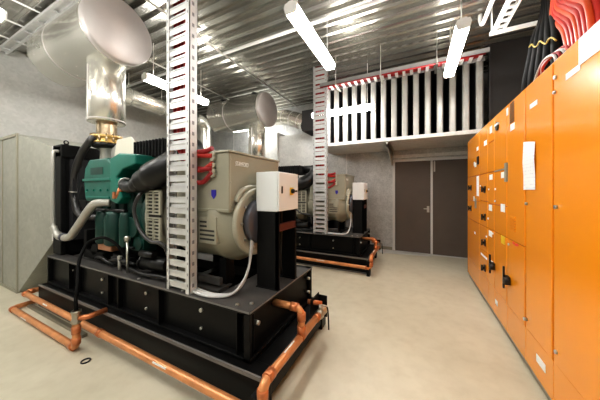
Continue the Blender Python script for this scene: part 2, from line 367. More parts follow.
# ------------------------------------------------------------------ cable ladders
def riser(ox, oy, label):
    x0, x1, y0, y1, z0, z1 = -1.87+ox, -1.59+ox, 1.275+oy, 1.35+oy, .612, 3.84
    t = thing('cable_ladder', ((x0+x1)/2, y0, z0), label, 'cable ladder')
    for s, (a, w) in enumerate(((x0, x0+.03), (x1-.045, x1))):
        b = MB(); b.box(a, w, y0, y0+.006, z0, z1)
        o = x1 if s else x0
        b.box(o-(.006 if s else 0), o+(0 if s else .006), y0, y1, z0, z1); b.box(a, w, y1-.005, y1, z0, z1)
        h = b; nf = len(b.f); z = z0+.05
        while z < z1-.05:
            if s: h.box(x1, x1+.002, y0+.024, y0+.044, z, z+.028)
            h.box((a+w)/2-.004, (a+w)/2+.004, y0-.0015, y0, z+.01, z+.03); z += .0865
        r = b.build('side_rail', M['tray'], t); r.data.materials.append(M['hole'])
        for q, pgn in enumerate(r.data.polygons):
            if q >= nf: pgn.material_index = 1
    z = z0+.03; k = 0
    while z < z1-.06:
        b = MB(); b.box(x0+.03, x1-.045, y0+.008, y0+.012, z, z+.046); b.box(x0+.03, x1-.045, y0+.012, y0+.034, z+.040, z+.046); b.box(x0+.03, x1-.045, y0+.002, y0+.012, z+.044, z+.05)
        b.build('rung', M['tray'], t)
        z += .0865; k += 1
    return t, (x0, x1, y0, y1, z0, z1)
t1, g1 = riser(0, 0, 'tall pale perforated cable ladder standing on the foreground generator skid')
t2, g2 = riser(.09, 2.94, 'tall pale cable ladder standing on the far generator skid')
def riser_cables(g, zs, label, grp):
    x0, x1, y0, y1, z0, z1 = g
    for k in range(5):
        xx = x0+.05+k*.042; zz = zs[k]
        pts = [(xx, y0+.052, z1), (xx, y0+.052, 2.6), (xx, y0+.052, zz+.15), (xx+.03, y0+.06, zz+.03), (x1+.02, y0+.09+.004*k, zz), (x1+.14, y0+.10, zz+[.02, -.01, 0, .05, .08][k]), ]
        tag(MB().tube(pts, .0195, 10, 6).build('power_cable', M['redc'] if k % 2 else M['darkred']), label, 'cable', grp)
riser_cables(g1, [1.75, 1.72, 1.61, 1.60, 1.50], 'red power cable on the foreground ladder bending into the foreground terminal box', 'red cables of the foreground cable ladder')
riser_cables(g2, [1.75, 1.72, 1.61, 1.60, 1.50], 'red power cable on the far ladder bending into the far terminal box', 'red cables of the far cable ladder')
# cable cleats (pale plates over every other gap, upper half)
for t, g in ((t1, g1), (t2, g2)):
    x0, x1, y0, y1, z0, z1 = g; k = 0; z = z0+.03+.046
    while z < z1-.1:
        if k % 2 == 1 and z > 1.25: MB().box(x0+.03, x1-.05, y0+.02, y0+.026, z+.004, z+.033).build('cleat', M['tray'], t)
        z += .0865; k += 1

# horizontal tray from the far ladder to the cabinets
def tray(name, x0, x1, y0, y1, z, along, label, m=M['tray']):
    t = thing(name, ((x0+x1)/2, (y0+y1)/2, z), label, 'cable tray')
    if along == 'x':
        for a in (y0, y1-.006): 
            MB().box(x0, x1, a, a+.006, z, z+.065).box(x0, x1, a, a+.02 if a == y0 else a-.014, z, z+.004).build('side_rail', m, t)
        k = x0+.05
        while k < x1: MB().box(k, k+.045, y0+.006, y1-.006, z+.002, z+.02).build('rung', M['tray'], t); k += .115
    else:
        for a in (x0, x1-.006): MB().box(a, a+.006, y0, y1, z, z+.085).box(a, a+.02 if a == x0 else a-.014, y0, y1, z, z+.004).build('side_rail', m, t)
        k = y0+.05
        while k < y1: MB().box(x0+.006, x1-.006, k, k+.04, z+.002, z+.02).build('rung', m, t); k += .115
    return t
tr = tray('cable_tray', -1.62, .95, 4.16, 4.42, 3.40, 'x', 'horizontal cable tray from the far ladder towards the cabinets, in front of the silencer bank', M['tray_d'])
for x in (-1.3, -.52, .3): MB().cyl((x, 4.14, 3.36), (x, 4.14, 3.87), .007, 6).build('hanger_rod', M['steel'], tr)
for x in (-1.3, -.52, .3): MB().box(x-.015, x+.015, 4.12, 4.46, 3.36, 3.385).build('cross_strut', M['steel'], tr)
tray('cable_tray', .89, 1.0, 1.5, 3.78, 3.42, 'y', 'cable tray over the fronts of the orange cabinets, running along the room', M['lwhite'])
for k in range(5):
    tag(MB().tube([(-1.75, 4.30, 3.2+.03*k), (-1.66, 4.26+.02*k, 3.40), (-1.4, 4.22+.04*k, 3.437), (-.3, 4.21+.04*k, 3.437), (.7, 4.22+.035*k, 3.437), (.93, 4.28, 3.46)], .0145, 8, 6).build('power_cable', M['darkred']),
        'red power cable lying along the horizontal tray in front of the silencer bank', 'cable', 'red cables on the horizontal tray')
tag(MB().tube([(-1.6, 4.14, 3.375), (.9, 4.14, 3.375)], .012, 8).build('power_cable', M['darkred']), 'dark red cable strapped under the near rail of the horizontal tray', 'cable')

# ------------------------------------------------------------------ generator set
GX, GY = -2.6, 1.8
g = thing('generator_set', (GX, GY, 0), 'foreground diesel generator with green engine and beige alternator on a black skid', 'generator')
# lower base frame
def rbar(b, x0, x1, y0, y1, z0, z1, r=.05):
    b.prism([(x0+r, z0), (x1, z0), (x1, z1), (x0+r, z1), (x0+.3*r, z1-.3*r), (x0, z1-r), (x0, z0+r), (x0+.3*r, z0+.3*r)], 'y', y0, y1)
b = MB()
rbar(b, -4.26, -.86, 1.21, 1.33, .0, .262); rbar(b, -4.26, -.86, 2.27, 2.39, .0, .262)
b.box(-1.0, -.87, 1.3, 2.3, .05, .255); b.box(-4.2, -4.0, 1.3, 2.3, .03, .255); b.box(-2.7, -2.5, 1.3, 2.3, .03, .255)
lf = b.build('base_rail', M['black'], g, .006)
b = MB(); b.box(-4.22, -.862, 1.198, 1.212, .245, .270); b.box(-4.22, -.862, 1.198, 1.212, 0, .02); b.box(-.862, -.85, 1.2, 2.38, .235, .262)
b.build('rail_lip', M['edge'], lf)  # lip coloured lighter as a painted highlight
# upper skid
b = MB()
def chan_x(y, s):      # C channel along x, web at y, flanges towards s
    b.box(-4.2, -1.0, y, y+s*.01, .27, .61); b.box(-4.2, -1.0, y-s*.045, y+s*.10, .585, .612); b.box(-4.2, -1.0, y-s*.045, y+s*.06, .265, .29)
chan_x(1.315, 1); chan_x(2.285, -1)
b.box(-1.04, -1.03, 1.3, 2.3, .27, .61); b.box(-1.06, -.995, 1.27, 2.33, .585, .612); b.box(-1.06, -.995, 1.27, 2.33, .265, .29); b.box(-1.05, -.998, 1.27, 1.30, .27, .61); b.box(-1.05, -.998, 2.30, 2.33, .27, .61)
b.box(-4.2, -4.17, 1.27, 2.33, .27, .61)
for x in (-3.6, -2.7, -2.0): b.box(x-.05, x+.05, 1.32, 2.28, .3, .56)
b.box(-4.15, -1.05, 1.32, 2.28, .30, .33)
sk = b.build('skid_frame', M['black'], g, .004)
MB().box(-1.40, -1.0, 1.33, 2.27, .597, .613).box(-4.19, -1.0, 1.272, 1.40, .606, .614).build('top_plate', M['black2'], sk)
for x in (-4.19, -3.62, -3.42, -2.78, -2.60, -1.98, -1.12):
    MB().box(x, x+.012, 1.272, 1.315, .29, .585).build('stiffener', M['black'], sk)
b = MB()
for x in (-3.62, -2.96, -2.2, -1.5): b.cyl((x, 1.315, .5), (x, 1.3, .5), .016, 8); b.cyl((x, 1.315, .36), (x, 1.3, .36), .012, 8)
for p in ((-1.14, 1.31), (-1.06, 1.37), (-1.7, 1.30), (-2.3, 1.3)): b.cyl((*p, .613), (*p, .625), .014, 8)
for p in ((2.24, .52), (2.24, .38), (1.36, .5)): b.cyl((-1.03, *p), (-.985, *p), .016, 8)
b.each('bolt', M['steel'], sk)
b = MB(); b.box(-4.19, -1.0, 1.266, 1.271, .60, .612); b.box(-.996, -.992, 1.27, 2.33, .602, .613); b.build('highlight_line', M['edge'], sk)  # thin strips painting the highlight on the top flange
# inner mounting rails
b = MB(); b.box(-3.9, -1.45, 1.46, 1.56, .50, .60); b.box(-3.9, -1.45, 2.04, 2.14, .50, .60); b.box(-3.9, -1.45, 1.42, 1.6, .60, .615); b.box(-3.9, -1.45, 2.0, 2.18, .60, .615)
b.build('mounting_rail', M['black2'], g)
# radiator
b = MB(); b.box(-4.2, -4.02, 1.34, 2.26, .62, 2.0); b.box(-4.22, -4.0, 1.33, 1.38, .62, 2.0); b.box(-4.22, -4.0, 2.22, 2.27, .62, 2.0); b.box(-4.22, -3.98, 1.33, 2.27, 1.86, 2.02)
rd = b.build('radiator', M['matt'], g, .008)
b = MB(); b.prism([(1.42, .80), (2.18, .80), (2.18, 1.84), (1.42, 1.84)], 'x', -4.02, -3.93); b.box(-3.94, -3.9, 1.46, 2.14, .86, 1.78); b.build('fan_shroud', M['core'], rd)
b = MB()
for r in (.12, .2, .28, .36): b.torus((-3.84, 1.8, 1.32), (1, 0, 0), r, .005, 32, 5)
for k in range(12):
    a = k*PI/6; b.cyl((-3.84, 1.8, 1.32), (-3.84, 1.8+.37*math.cos(a), 1.32+.37*math.sin(a)), .004, 5)
b.build('fan_guard', M['rubber'], rd)
b = MB()
for k in range(6):
    a = k*PI/3; c, s = math.cos(a), math.sin(a); d, e = math.cos(a+.5), math.sin(a+.5)
    b.add([(-3.88, 1.8+.06*c, 1.32+.06*s), (-3.88, 1.8+.34*c, 1.32+.34*s), (-3.86, 1.8+.34*d, 1.32+.34*e), (-3.86, 1.8+.06*d, 1.32+.06*e)], [(0, 1, 2, 3)])
b.cyl((-3.9, 1.8, 1.32), (-3.5, 1.8, 1.32), .06, 16); b.build('fan', M['black2'], rd)
b = MB()
for y in (1.42, 2.18): b.box(-4.12, -4.09, y-.02, y+.02, 2.01, 2.05); b.torus((-4.105, y, 2.065), (1, 0, 0), .022, .007, 16, 6)
b.build('lifting_eye', M['matt'], rd)
MB().tube([(-4.06, 1.40, 1.92), (-4.06, 1.30, 1.93), (-4.05, 1.275, 1.86), (-4.04, 1.27, 1.6), (-4.03, 1.27, 1.1), (-4.0, 1.27, .97), (-3.90, 1.28, .885), (-3.75, 1.285, .875), (-3.62, 1.29, .90), (-3.47, 1.29, 1.01), (-3.30, 1.29, 1.14), (-3.16, 1.30, 1.26), (-3.08, 1.32, 1.30), (-3.0, 1.40, 1.30)],
          [.022, .022, .022, .022, .022, .034, .042, .042, .042, .042, .042, .042, .042, .04], 14, 5).build('coolant_pipe', M['hosegrey'], g)
b = MB()
for p, q in (((-3.80, 1.283, .878), (-3.76, 1.285, .876)),): b.cyl(p, q, .049, 16)
b.build('hose_clamp', M['bell'], g)
MB().tube([(-3.59, 1.50, 2.10), (-3.60, 1.47, 2.06), (-3.64, 1.46, 2.01), (-3.74, 1.45, 1.93), (-3.90, 1.45, 1.75), (-3.98, 1.45, 1.5), (-3.93, 1.45, 1.25), (-3.80, 1.46, 1.12), (-3.5, 1.55, 1.1)], .04, 14, 6).build('radiator_hose', M['hosedark'], g)
MB().torus((-3.965, 1.45, 1.42), (.1, 0, 1), .047, .008, 16, 6).build('hose_clamp', M['hosegrey'], g)
# engine
b = MB(); b.prism([(1.58, .86), (2.05, .86), (2.1, 1.0), (2.1, 1.5), (1.5, 1.5), (1.5, 1.0)], 'x', -3.5, -2.5)
for k in range(6): b.box(-3.47+k*.165, -3.37+k*.165, 1.47, 1.52, .92, 1.4)
b.box(-3.5, -2.5, 1.52, 2.08, 1.5, 1.70)
en = b.build('engine_block', M['green_d'], g, .01)
b = MB(); b.prism([(1.55, .66), (2.05, .66), (2.08, .87), (1.52, .87)], 'x', -3.4, -2.55); b.build('oil_pan', M['matt'], en, .02)
for k in range(3): MB().prism([(-3.44+k*.31, 1.70), (-3.16+k*.31, 1.70), (-3.18+k*.31, 1.79), (-3.42+k*.31, 1.79)], 'y', 1.62, 2.0).build('rocker_cover', M['green'], en, .015)
b = MB(); b.prism([(-3.57, 1.36), (-3.54, 1.31), (-2.98, 1.31), (-2.98, 1.74), (-3.08, 1.80), (-3.46, 1.80), (-3.57, 1.70), (-3.60, 1.56)], 'y', 1.40, 1.75)
it = b.build('intake_manifold', M['green'], g, .018)
b = MB(); b.prism([(-3.58, 1.545), (-2.97, 1.545), (-2.97, 1.575), (-3.58, 1.575)], 'y', 1.38, 1.42); b.box(-3.5, -3.0, 1.38, 1.41, 1.345, 1.37)
for k in range(4): b.cyl((-3.5+k*.15, 1.385, 1.44), (-3.5+k*.15, 1.41, 1.44), .012, 8)
b.build('flange_rib', M['green_l'], it, .004)
MB().box(-3.42, -3.15, 1.396, 1.40, 1.62, 1.70).build('data_plate', M['green_d'], it)
b = MB(); b.prism([(-2.97, 1.33), (-2.83, 1.29), (-2.74, 1.36), (-2.80, 1.48), (-2.84, 1.58), (-2.72, 1.66), (-2.50, 1.70), (-2.50, 1.80), (-2.80, 1.83), (-2.97, 1.78)], 'y', 1.38, 1.75)
b.build('gear_cover', M['green_l'], g, .014)
b = MB(); b.tube([(-3.5, 1.42, 1.28), (-3.4, 1.40, 1.22), (-2.7, 1.40, 1.22)], .02, 10, 3); b.tube([(-3.3, 1.46, 1.3), (-3.3, 1.42, .9), (-2.6, 1.42, .84)], .014, 8, 3); b.build('fuel_line', M['rubber'], g)
for x, r in ((-3.18, .075), (-2.95, .095), (-2.74, .06)):
    b = MB(); b.lathe((x, 1.42, .84), (0, 0, 1), [(0, r*.8), (.02, r), (.30, r), (.33, r*.85), (.36, r*.85), (.37, r*.5)], 24); b.build('filter_canister', M['green_d'], g)  # canisters in the darker green, shadow put into the colour
b = MB(); b.cyl((-2.66, 1.42, 1.05), (-2.66, 1.5, 1.05), .11, 24); b.cyl((-2.58, 1.44, .88), (-2.58, 1.5, .88), .07, 20); b.box(-2.72, -2.5, 1.46, 1.6, .8, 1.3); b.build('accessory_housing', M['green_d'], g, .005)
b = MB(); b.cyl((-3.4, 1.50, .74), (-3.4, 1.42, .74), .07, 16); b.box(-3.6, -3.2, 1.42, 1.5, .63, .72); b.box(-3.0, -2.7, 1.42, 1.5, .63, .74); b.cyl((-2.9, 1.4, .70), (-2.6, 1.4, .70), .05, 14); b.box(-3.7, -3.62, 1.44, 1.9, .61, .95); b.each('engine_mount', M['matt'], g, .006)
MB().box(-3.27, -2.99, 1.40, 1.5, .76, .85).build('air_breather', M['tan'], g, .01)
# turbo and exhaust riser
b = MB(); b.lathe((-3.62, 1.65, 1.77), (0, 0, 1), [(0, .085), (.06, .075), (.17, .07), (.20, .09), (.215, .09)], 24); b.build('exhaust_riser', M['hosegrey'], g)
b = MB(); b.torus((-3.35, 1.68, 1.90), (0, 1, 0), .085, .055, 28, 10); b.cyl((-3.35, 1.60, 1.9), (-3.35, 1.78, 1.9), .07, 20); b.build('turbocharger', M['hosegrey'], g)
b = MB(); b.prism([(-3.30, 1.86), (-3.24, 2.05), (-2.96, 2.06), (-2.89, 2.0), (-2.90, 1.84), (-3.0, 1.78), (-3.22, 1.78)], 'y', 1.58, 1.60); b.build('heat_shield', M['cream'], g, .004)
b = MB(); b.box(-3.1, -2.95, 1.6, 1.7, 1.72, 2.02); b.box(-3.3, -2.9, 1.61, 1.66, 1.78, 1.9); b.build('bracket', M['beige'], g, .004)
# air filter and hose
b = MB(); b.box(-2.86, -2.30, 1.56, 2.0, 1.80, 1.97)
for k in range(10): b.box(-2.84+k*.055, -2.82+k*.055, 1.545, 2.0, 1.79, 1.98)
b.build('air_filter', M['matt'], g, .008)
MB().tube([(-2.80, 1.46, 1.52), (-2.68, 1.38, 1.49), (-2.54, 1.36, 1.47), (-2.42, 1.36, 1.49), (-2.30, 1.37, 1.53), (-2.16, 1.38, 1.59), (-2.04, 1.44, 1.66), (-1.98, 1.58, 1.80), (-2.08, 1.72, 1.88), (-2.32, 1.80, 1.9)],
          [.055, .058, .062, .08, .115, .13, .13, .12, .10, .09], 18, 6).build('air_hose', M['rubber'], g)
b = MB(); b.torus((-2.74, 1.42, 1.505), (-.8, .5, .2), .06, .009, 20, 6); b.build('hose_clamp', M['steel'], g)
b = MB(); b.cyl((-2.85, 1.40, 1.36), (-2.78, 1.40, 1.46), .03, 10); b.box(-2.9, -2.86, 1.37, 1.4, 1.35, 1.42); b.build('sensor', M['copperj'], g)
# flywheel housing + alternator
b = MB(); b.lathe((-2.52, 1.8, 1.18), (1, 0, 0), [(0, .36), (.06, .38), (.13, .38), (.15, .36)], 40); b.build('flywheel_housing', M['green_d'], g)
b = MB(); b.lathe((-2.38, 1.8, 1.18), (1, 0, 0), [(0, .40), (.05, .42), (.16, .42), (.18, .38), (.24, .38)], 44)
ad = b.build('alternator_adapter', M['beige_l'], g)
b = MB()
for i in range(2):
    x0 = -2.30; z0 = .96+i*.25
    b.box(x0, x0+.22, 1.36, 1.38, z0, z0+.012); b.box(x0, x0+.22, 1.36, 1.38, z0+.212, z0+.224); b.box(x0, x0+.025, 1.36, 1.38, z0, z0+.22); b.box(x0+.195, x0+.22, 1.36, 1.38, z0, z0+.22); b.box(x0+.1, x0+.12, 1.362, 1.38, z0, z0+.22)
    for k in range(6): b.box(x0+.02, x0+.2, 1.362, 1.376, z0+.03+k*.032, z0+.042+k*.032)
b.build('vent_grille', M['beige_l'], ad)
MB().box(-2.28, -2.1, 1.378, 1.384, .97, 1.42).build('grille_backing', M['dark'], ad)
b = MB(); b.lathe((-2.16, 1.75, 1.165), (1, 0, 0), [(0, .34), (.02, .355), (.62, .355), (.64, .37), (.72, .37), (.76, .345), (.80, .325), (.86, .30), (.885, .295)], 48)
al = b.build('alternator', M['beige'], g)
b = MB(); b.lathe((-1.285, 1.71, 1.165), (1, 0, 0), [(0, .295), (.025, .295), (.04, .285), (.04, .25), (.02, .24), (.02, .20)], 44); b.torus((-1.262, 1.71, 1.165), (1, 0, 0), .275, .02, 44, 8)
b.build('end_bell', M['beige_l'], al)
b = MB(); b.lathe((-1.275, 1.71, 1.165), (1, 0, 0), [(0, .19), (.05, .19), (.065, .175), (.07, .08)], 36); b.build('fan_cover', M['bell'], al)
b = MB()
for k in range(10):
    a = k*PI/5; c = (-1.25, 1.71+.225*math.cos(a), 1.165+.225*math.sin(a)); b.cyl(c, (-1.237, c[1], c[2]), .012, 8)
b.each('end_bolt', M['steel'], al)
b = MB(); b.box(-1.62, -1.42, 1.385, 1.45, 1.0, 1.22); b.build('side_vent', M['beige'], al, .006)
b = MB()
for k in range(5): b.box(-1.60, -1.44, 1.382, 1.386, 1.03+k*.035, 1.045+k*.035)
b.build('vent_slot', M['dark'], al)
b = MB(); b.box(-2.1, -2.0, 1.50, 1.60, .615, .90); b.box(-1.56, -1.48, 1.56, 1.66, .615, .84); b.box(-2.1, -1.48, 2.0, 2.1, .615, .90)
for q in b.each('alternator_foot', M['matt'], g): pass
MB().box(-1.84, -1.72, 1.36, 1.46, .66, .80).build('junction_box', M['beige'], g, .006)
MB().box(-2.14, -1.46, 1.46, 1.50, .64, .70).build('foot_rail', M['black2'], g, .004)
# terminal box
b = MB(); b.box(-2.02, -1.30, 1.40, 2.14, 1.26, 1.735)
tb = b.build('terminal_box', M['beige'], g, .008)
MB().box(-2.04, -1.29, 1.39, 2.15, 1.735, 1.752).build('box_lid', M['beige_l'], tb, .003)
b = MB(); b.box(-1.303, -1.297, 1.41, 2.13, 1.28, 1.29); b.box(-1.303, -1.297, 1.41, 1.42, 1.28, 1.72); b.box(-1.303, -1.297, 2.11, 2.12, 1.28, 1.72); b.box(-2.0, -1.31, 1.397, 1.4, 1.28, 1.288)
for z in (1.32, 1.5, 1.68): b.cyl((-1.3, 1.415, z), (-1.292, 1.415, z), .007, 8)
b.build('panel_seam', M['beige_l'], tb)
b = MB(); b.prism([(-1.485, 1.44), (-1.435, 1.44), (-1.435, 1.395), (-1.46, 1.365), (-1.485, 1.395)], 'y', 1.396, 1.40); b.build('warning_mark', M['blue'], tb)
b = MB(); b.box(-1.30, -1.294, 1.60, 1.74, 1.42, 1.46); b.tube([(-1.29, 1.47, 1.34), (-1.285, 1.52, 1.42), (-1.28, 1.62, 1.46), (-1.28, 1.74, 1.46)], .022, 10, 5); b.build('cable_gland', M['beige_l'], tb)
b = MB()
for z, y in ((1.745, 1.40), (1.71, 1.40), (1.61, 1.40), (1.655, 1.40), (1.58, 1.40)): b.cyl((-1.455, y, z-.02), (-1.455, y-.03, z-.02), .022, 12)
b.each('gland', M['beige_l'], tb)
cu = bpy.data.curves.new('txt', 'FONT'); cu.body = 'STAMFORD'; cu.size = .052; cu.extrude = .0008; cu.align_x = 'CENTER'; cu.align_y = 'CENTER'; cu.shear = .25
to = bpy.data.objects.new('txt', cu); col.objects.link(to); bpy.context.view_layer.update()
me = bpy.data.meshes.new_from_object(to.evaluated_get(bpy.context.evaluated_depsgraph_get())); col.objects.unlink(to); bpy.data.objects.remove(to)
me.transform(Matrix.Scale(.62, 4, (1, 0, 0))); me.transform(Matrix.Rotation(PI/2, 4, 'X')); me.transform(Matrix.Rotation(PI/2, 4, 'Z')); me.transform(Matrix.Translation(Vector((-1.297, 1.55, 1.65))-Vector((GX, GY, 0))))
me.materials.clear(); me.materials.append(M['label'])
o = bpy.data.objects.new('lettering', me); col.objects.link(o); o.parent = tb
# small engine fittings
b = MB(); b.cyl((-2.58, 1.35, .614), (-2.58, 1.35, .94), .012, 10); b.build('drain_pipe', M['steel'], g)
b = MB(); b.lathe((-2.58, 1.35, .925), (0, 0, 1), [(0, .016), (.005, .026), (.045, .028), (.055, .02)], 16); b.build('drain_cap', M['steel'], g)
b = MB(); b.cyl((-2.72, 1.35, .614), (-2.72, 1.35, .74), .015, 10); b.lathe((-2.72, 1.35, .73), (0, 0, 1), [(0, .02), (.03, .02), (.04, .01)], 12); b.build('oil_filler', M['hosegrey'], g)
b = MB(); b.cyl((-2.42, 1.43, .72), (-2.05, 1.43, .74), .065, 18); b.cyl((-2.4, 1.38, .82), (-2.2, 1.38, .825), .032, 14); b.cyl((-2.44, 1.43, .72), (-2.42, 1.43, .72), .075, 18); b.build('starter_motor', M['rubber'], g)
b = MB(); b.tube([(-2.55, 1.36, .66), (-2.3, 1.33, .65), (-2.1, 1.34, .66), (-1.9, 1.35, .66)], .018, 8, 4); b.tube([(-2.95, 1.37, .68), (-2.75, 1.35, .72), (-2.5, 1.38, .70)], .015, 8, 4); b.tube([(-3.3, 1.40, .66), (-3.1, 1.36, .70), (-2.9, 1.37, .66), (-2.7, 1.4, .75)], .018, 8, 4); b.build('wiring_loom', M['rubber'], g)
MB().tube([(-2.40, 1.45, 1.46), (-2.33, 1.33, 1.40), (-2.37, 1.30, 1.28), (-2.34, 1.30, 1.15), (-2.26, 1.30, 1.05), (-2.14, 1.31, .975), (-2.02, 1.32, .97), (-1.97, 1.34, .92), (-1.96, 1.38, .78)], .017, 10, 6).build('control_cable', M['hosedark'], g)
g['category'] = 'generator'

# alternator to panel flexible leads (three pale cables looped on the skid)
def leads(off, label, grp):
    for k in range(3):
        e = .022*k
        pts = [(-1.66, 1.36+e*.4, .80), (-1.66, 1.345+e*.3, .70), (-1.64, 1.325+e, .636), (-1.52, 1.30+e, .628+.002*k), (-1.38, 1.31+e, .628), (-1.28, 1.38+e*.8, .632), (-1.245, 1.47+e*.5, .68), (-1.235, 1.56, .80), (-1.235, 1.59+e*.5, 1.0), (-1.235, 1.61, 1.2)]
        pts = [(x+off[0], y+off[1], z) for x, y, z in pts]
        tag(MB().tube(pts, .0105, 8, 7).build('flexible_lead', M['grey']), label, 'cable', grp)

# control cabinet on its stand
cp = thing('control_cabinet', (-1.105, 1.81, .614), 'white control box on a black steel stand on the foreground generator skid', 'control box')
b = MB(); b.box(-1.21, -1.0, 1.64, 1.655, .615, 1.27); b.box(-1.03, -1.0, 1.64, 1.665, .615, 1.27); b.box(-1.22, -.995, 1.635, 1.67, .613, .622)
b.build('near_post', M['matt'], cp, .002)
b = MB(); b.box(-1.20, -1.0, 1.955, 1.97, .615, 1.27); b.box(-1.03, -1.0, 1.94, 1.97, .615, 1.27); b.box(-1.2, -.995, 1.93, 1.98, .613, .622)
b.build('far_post', M['matt'], cp, .002)
b = MB(); b.box(-1.03, -1.0, 1.655, 1.955, 1.10, 1.15); b.box(-1.03, -.996, 1.655, 1.955, 1.095, 1.102); b.box(-1.03, -.996, 1.655, 1.955, 1.148, 1.155)
b.build('cross_channel', M['redbrown'], cp)
b = MB(); b.tube([(-1.08, 1.82, 1.27), (-1.07, 1.80, 1.0), (-1.10, 1.84, .8), (-1.12, 1.90, .64)], .012, 8, 5); b.build('stand_cable', M['rubber'], cp)
b = MB(); b.box(-1.215, -1.005, 1.632, 1.985, 1.26, 1.59); eb = b.build('enclosure', M['white'], cp, .006)
MB().box(-1.004, -.99, 1.637, 1.98, 1.265, 1.585).build('enclosure_door', M['white'], eb, .003)
MB().box(-.99, -.984, 1.672, 1.692, 1.41, 1.47).build('lock', M['rubber'], eb, .003)
MB().box(-.99, -.986, 1.82, 1.88, 1.395, 1.46).build('switch_plate', M['yellow'], eb)
b = MB(); b.cyl((-.99, 1.85, 1.428), (-.965, 1.85, 1.428), .02, 16); b.box(-.965, -.955, 1.835, 1.90, 1.42, 1.436); b.build('rotary_switch', M['rubber'], eb)

# exhaust muffler
MX0, MX1, MY, MZ, MR = -4.88, -3.28, 1.65, 3.43, .385
mf = thing('exhaust_muffler', (-3.62, 1.65, 2.04), 'large shiny cylindrical exhaust muffler above the foreground green engine', 'muffler')
MB().lathe((MX0, MY, MZ), (1, 0, 0), [(0, MR-.03), (.02, MR), (MX1-MX0-.10, MR), (MX1-MX0-.10, MR+.006), (MX1-MX0-.085, MR+.006)], 64).build('muffler_body', M['alu'], mf)
MB().lathe((MX1-.09, MY, MZ), (1, 0, 0), [(0, MR+.004), (.075, MR+.004), (.09, MR-.012), (.092, .02)], 64).build('end_cap', M['alu_end'], mf)
b = MB()
for x in (-4.35,): b.lathe((x, MY, MZ), (1, 0, 0), [(0, MR+.0015), (.006, MR+.003), (.012, MR+.0015)], 64)
b.build('cladding_seam', M['alu_end'], mf)
for x in (-4.6, -3.62):
    b = MB(); b.cyl((x, MY-.12, MZ+MR-.03), (x, MY-.12, 3.86), .008, 6); b.cyl((x, MY+.12, MZ+MR-.03), (x, MY+.12, 3.86), .008, 6); b.box(x-.03, x+.03, MY-.15, MY+.15, MZ+MR-.02, MZ+MR+.03)
    b.each('hanger', M['rubber'], mf)
MB().lathe((-3.62, 1.65, 2.31), (0, 0, 1), [(0, .19), (.006, .20), (.84, .20)], 48).build('exhaust_pipe', M['alu'], mf)
b = MB(); b.cyl((-3.62, 1.65, 2.33), (-3.62, 1.65, 2.345), .203, 48); b.box(-3.63, -3.61, 1.445, 1.455, 2.32, 3.0); b.build('pipe_seam', M['alu_end'], mf)
prof = [(0, .1)]
for k in range(9): prof += [(.004+k*.02, .095), (.014+k*.02, .112)]
prof.append((.19, .1))
MB().lathe((-3.62, 1.65, 2.13), (0, 0, 1), prof, 36).build('bellows', M['bell2'], mf)
b = MB(); b.lathe((-3.62, 1.65, 2.04), (0, 0, 1), [(0, .17), (.012, .175), (.03, .15), (.06, .15), (.07, .17), (.10, .17)], 36); b.build('flange', M['gold'], mf)
b = MB()
for k in range(14):
    a = k*2*PI/14; b.cyl((-3.62+.158*math.cos(a), 1.65+.158*math.sin(a), 2.025), (-3.62+.158*math.cos(a), 1.65+.158*math.sin(a), 2.155), .014, 6)
b.each('flange_bolt', M['bell2'], mf)
MB().lathe((-3.62, 1.65, 1.98), (0, 0, 1), [(0, .11), (.02, .165), (.05, .17), (.062, .15)], 36).build('lower_flange', M['rubber'], mf)

# radiator discharge plenum
pl = thing('air_plenum', (-5.6, 1.8, 0), 'grey sheet metal air plenum behind the foreground radiator, splayed hood at its side', 'duct')
MB().box(XL+.01, -5.0, 1.22, 2.42, 0, 2.23).build('plenum_box', M['plenum'], pl, .004)
A = [(-5.0, 1.22, 0.0), (-5.0, 2.42, 0.0), (-5.0, 2.42, 2.23), (-5.0, 1.22, 2.23)]; B = [(-4.22, 1.34, .78), (-4.22, 2.26, .78), (-4.22, 2.26, 2.0), (-4.22, 1.34, 2.0)]
MB().add(A+B, [(0, 1, 5, 4), (1, 2, 6, 5), (2, 3, 7, 6), (3, 0, 4, 7), (0, 3, 2, 1), (4, 5, 6, 7)]).build('hood', M['plenum'], pl)
b = MB(); b.box(-5.03, -4.985, 1.205, 1.235, 0, 2.235); b.box(XL+.01, -5.0, 1.205, 1.222, 2.20, 2.24); b.box(XL+.01, -5.0, 1.205, 1.222, 0, .04); b.box(-5.62, -5.6, 1.21, 1.222, 0, 2.23)
b.build('frame_angle', M['beige'], pl)
MB().box(-4.235, -4.215, 1.325, 1.345, .78, 2.01).build('hood_flange', M['galv'], pl)

# second set: copies
OFF = (.12, 2.93, 0)
copy_tree(g, OFF, 'far diesel generator with beige alternator on a black skid, near the end wall')
copy_tree(cp, OFF, 'small white control box on a black stand at the end of the far generator skid')
copy_tree(mf, (.22, 2.95, -.10), 'far shiny cylindrical muffler seen between the tall ladder and the silencer bank')
copy_tree(pl, OFF, 'grey sheet metal air plenum behind the far generator')
leads((0, 0), 'pale flexible lead looping over the foreground skid between ladder and control stand', 'pale leads on the foreground skid')
leads((.12, 2.93), 'pale flexible lead looping over the far skid beside the far control stand', 'pale leads on the far skid')
# black cable arching over the foreground skid
tag(MB().tube([(-2.70, 1.0, .375), (-2.705, 1.0, .46), (-2.73, 1.02, .59), (-2.86, 1.08, .76), (-2.90, 1.15, .90), (-2.84, 1.20, .955), (-2.75, 1.24, .965), (-2.66, 1.30, .89), (-2.66, 1.38, .74)], .014, 10, 7).build('arched_cable', M['cblack']), 'thick black cable arching up over the edge of the foreground skid', 'cable')

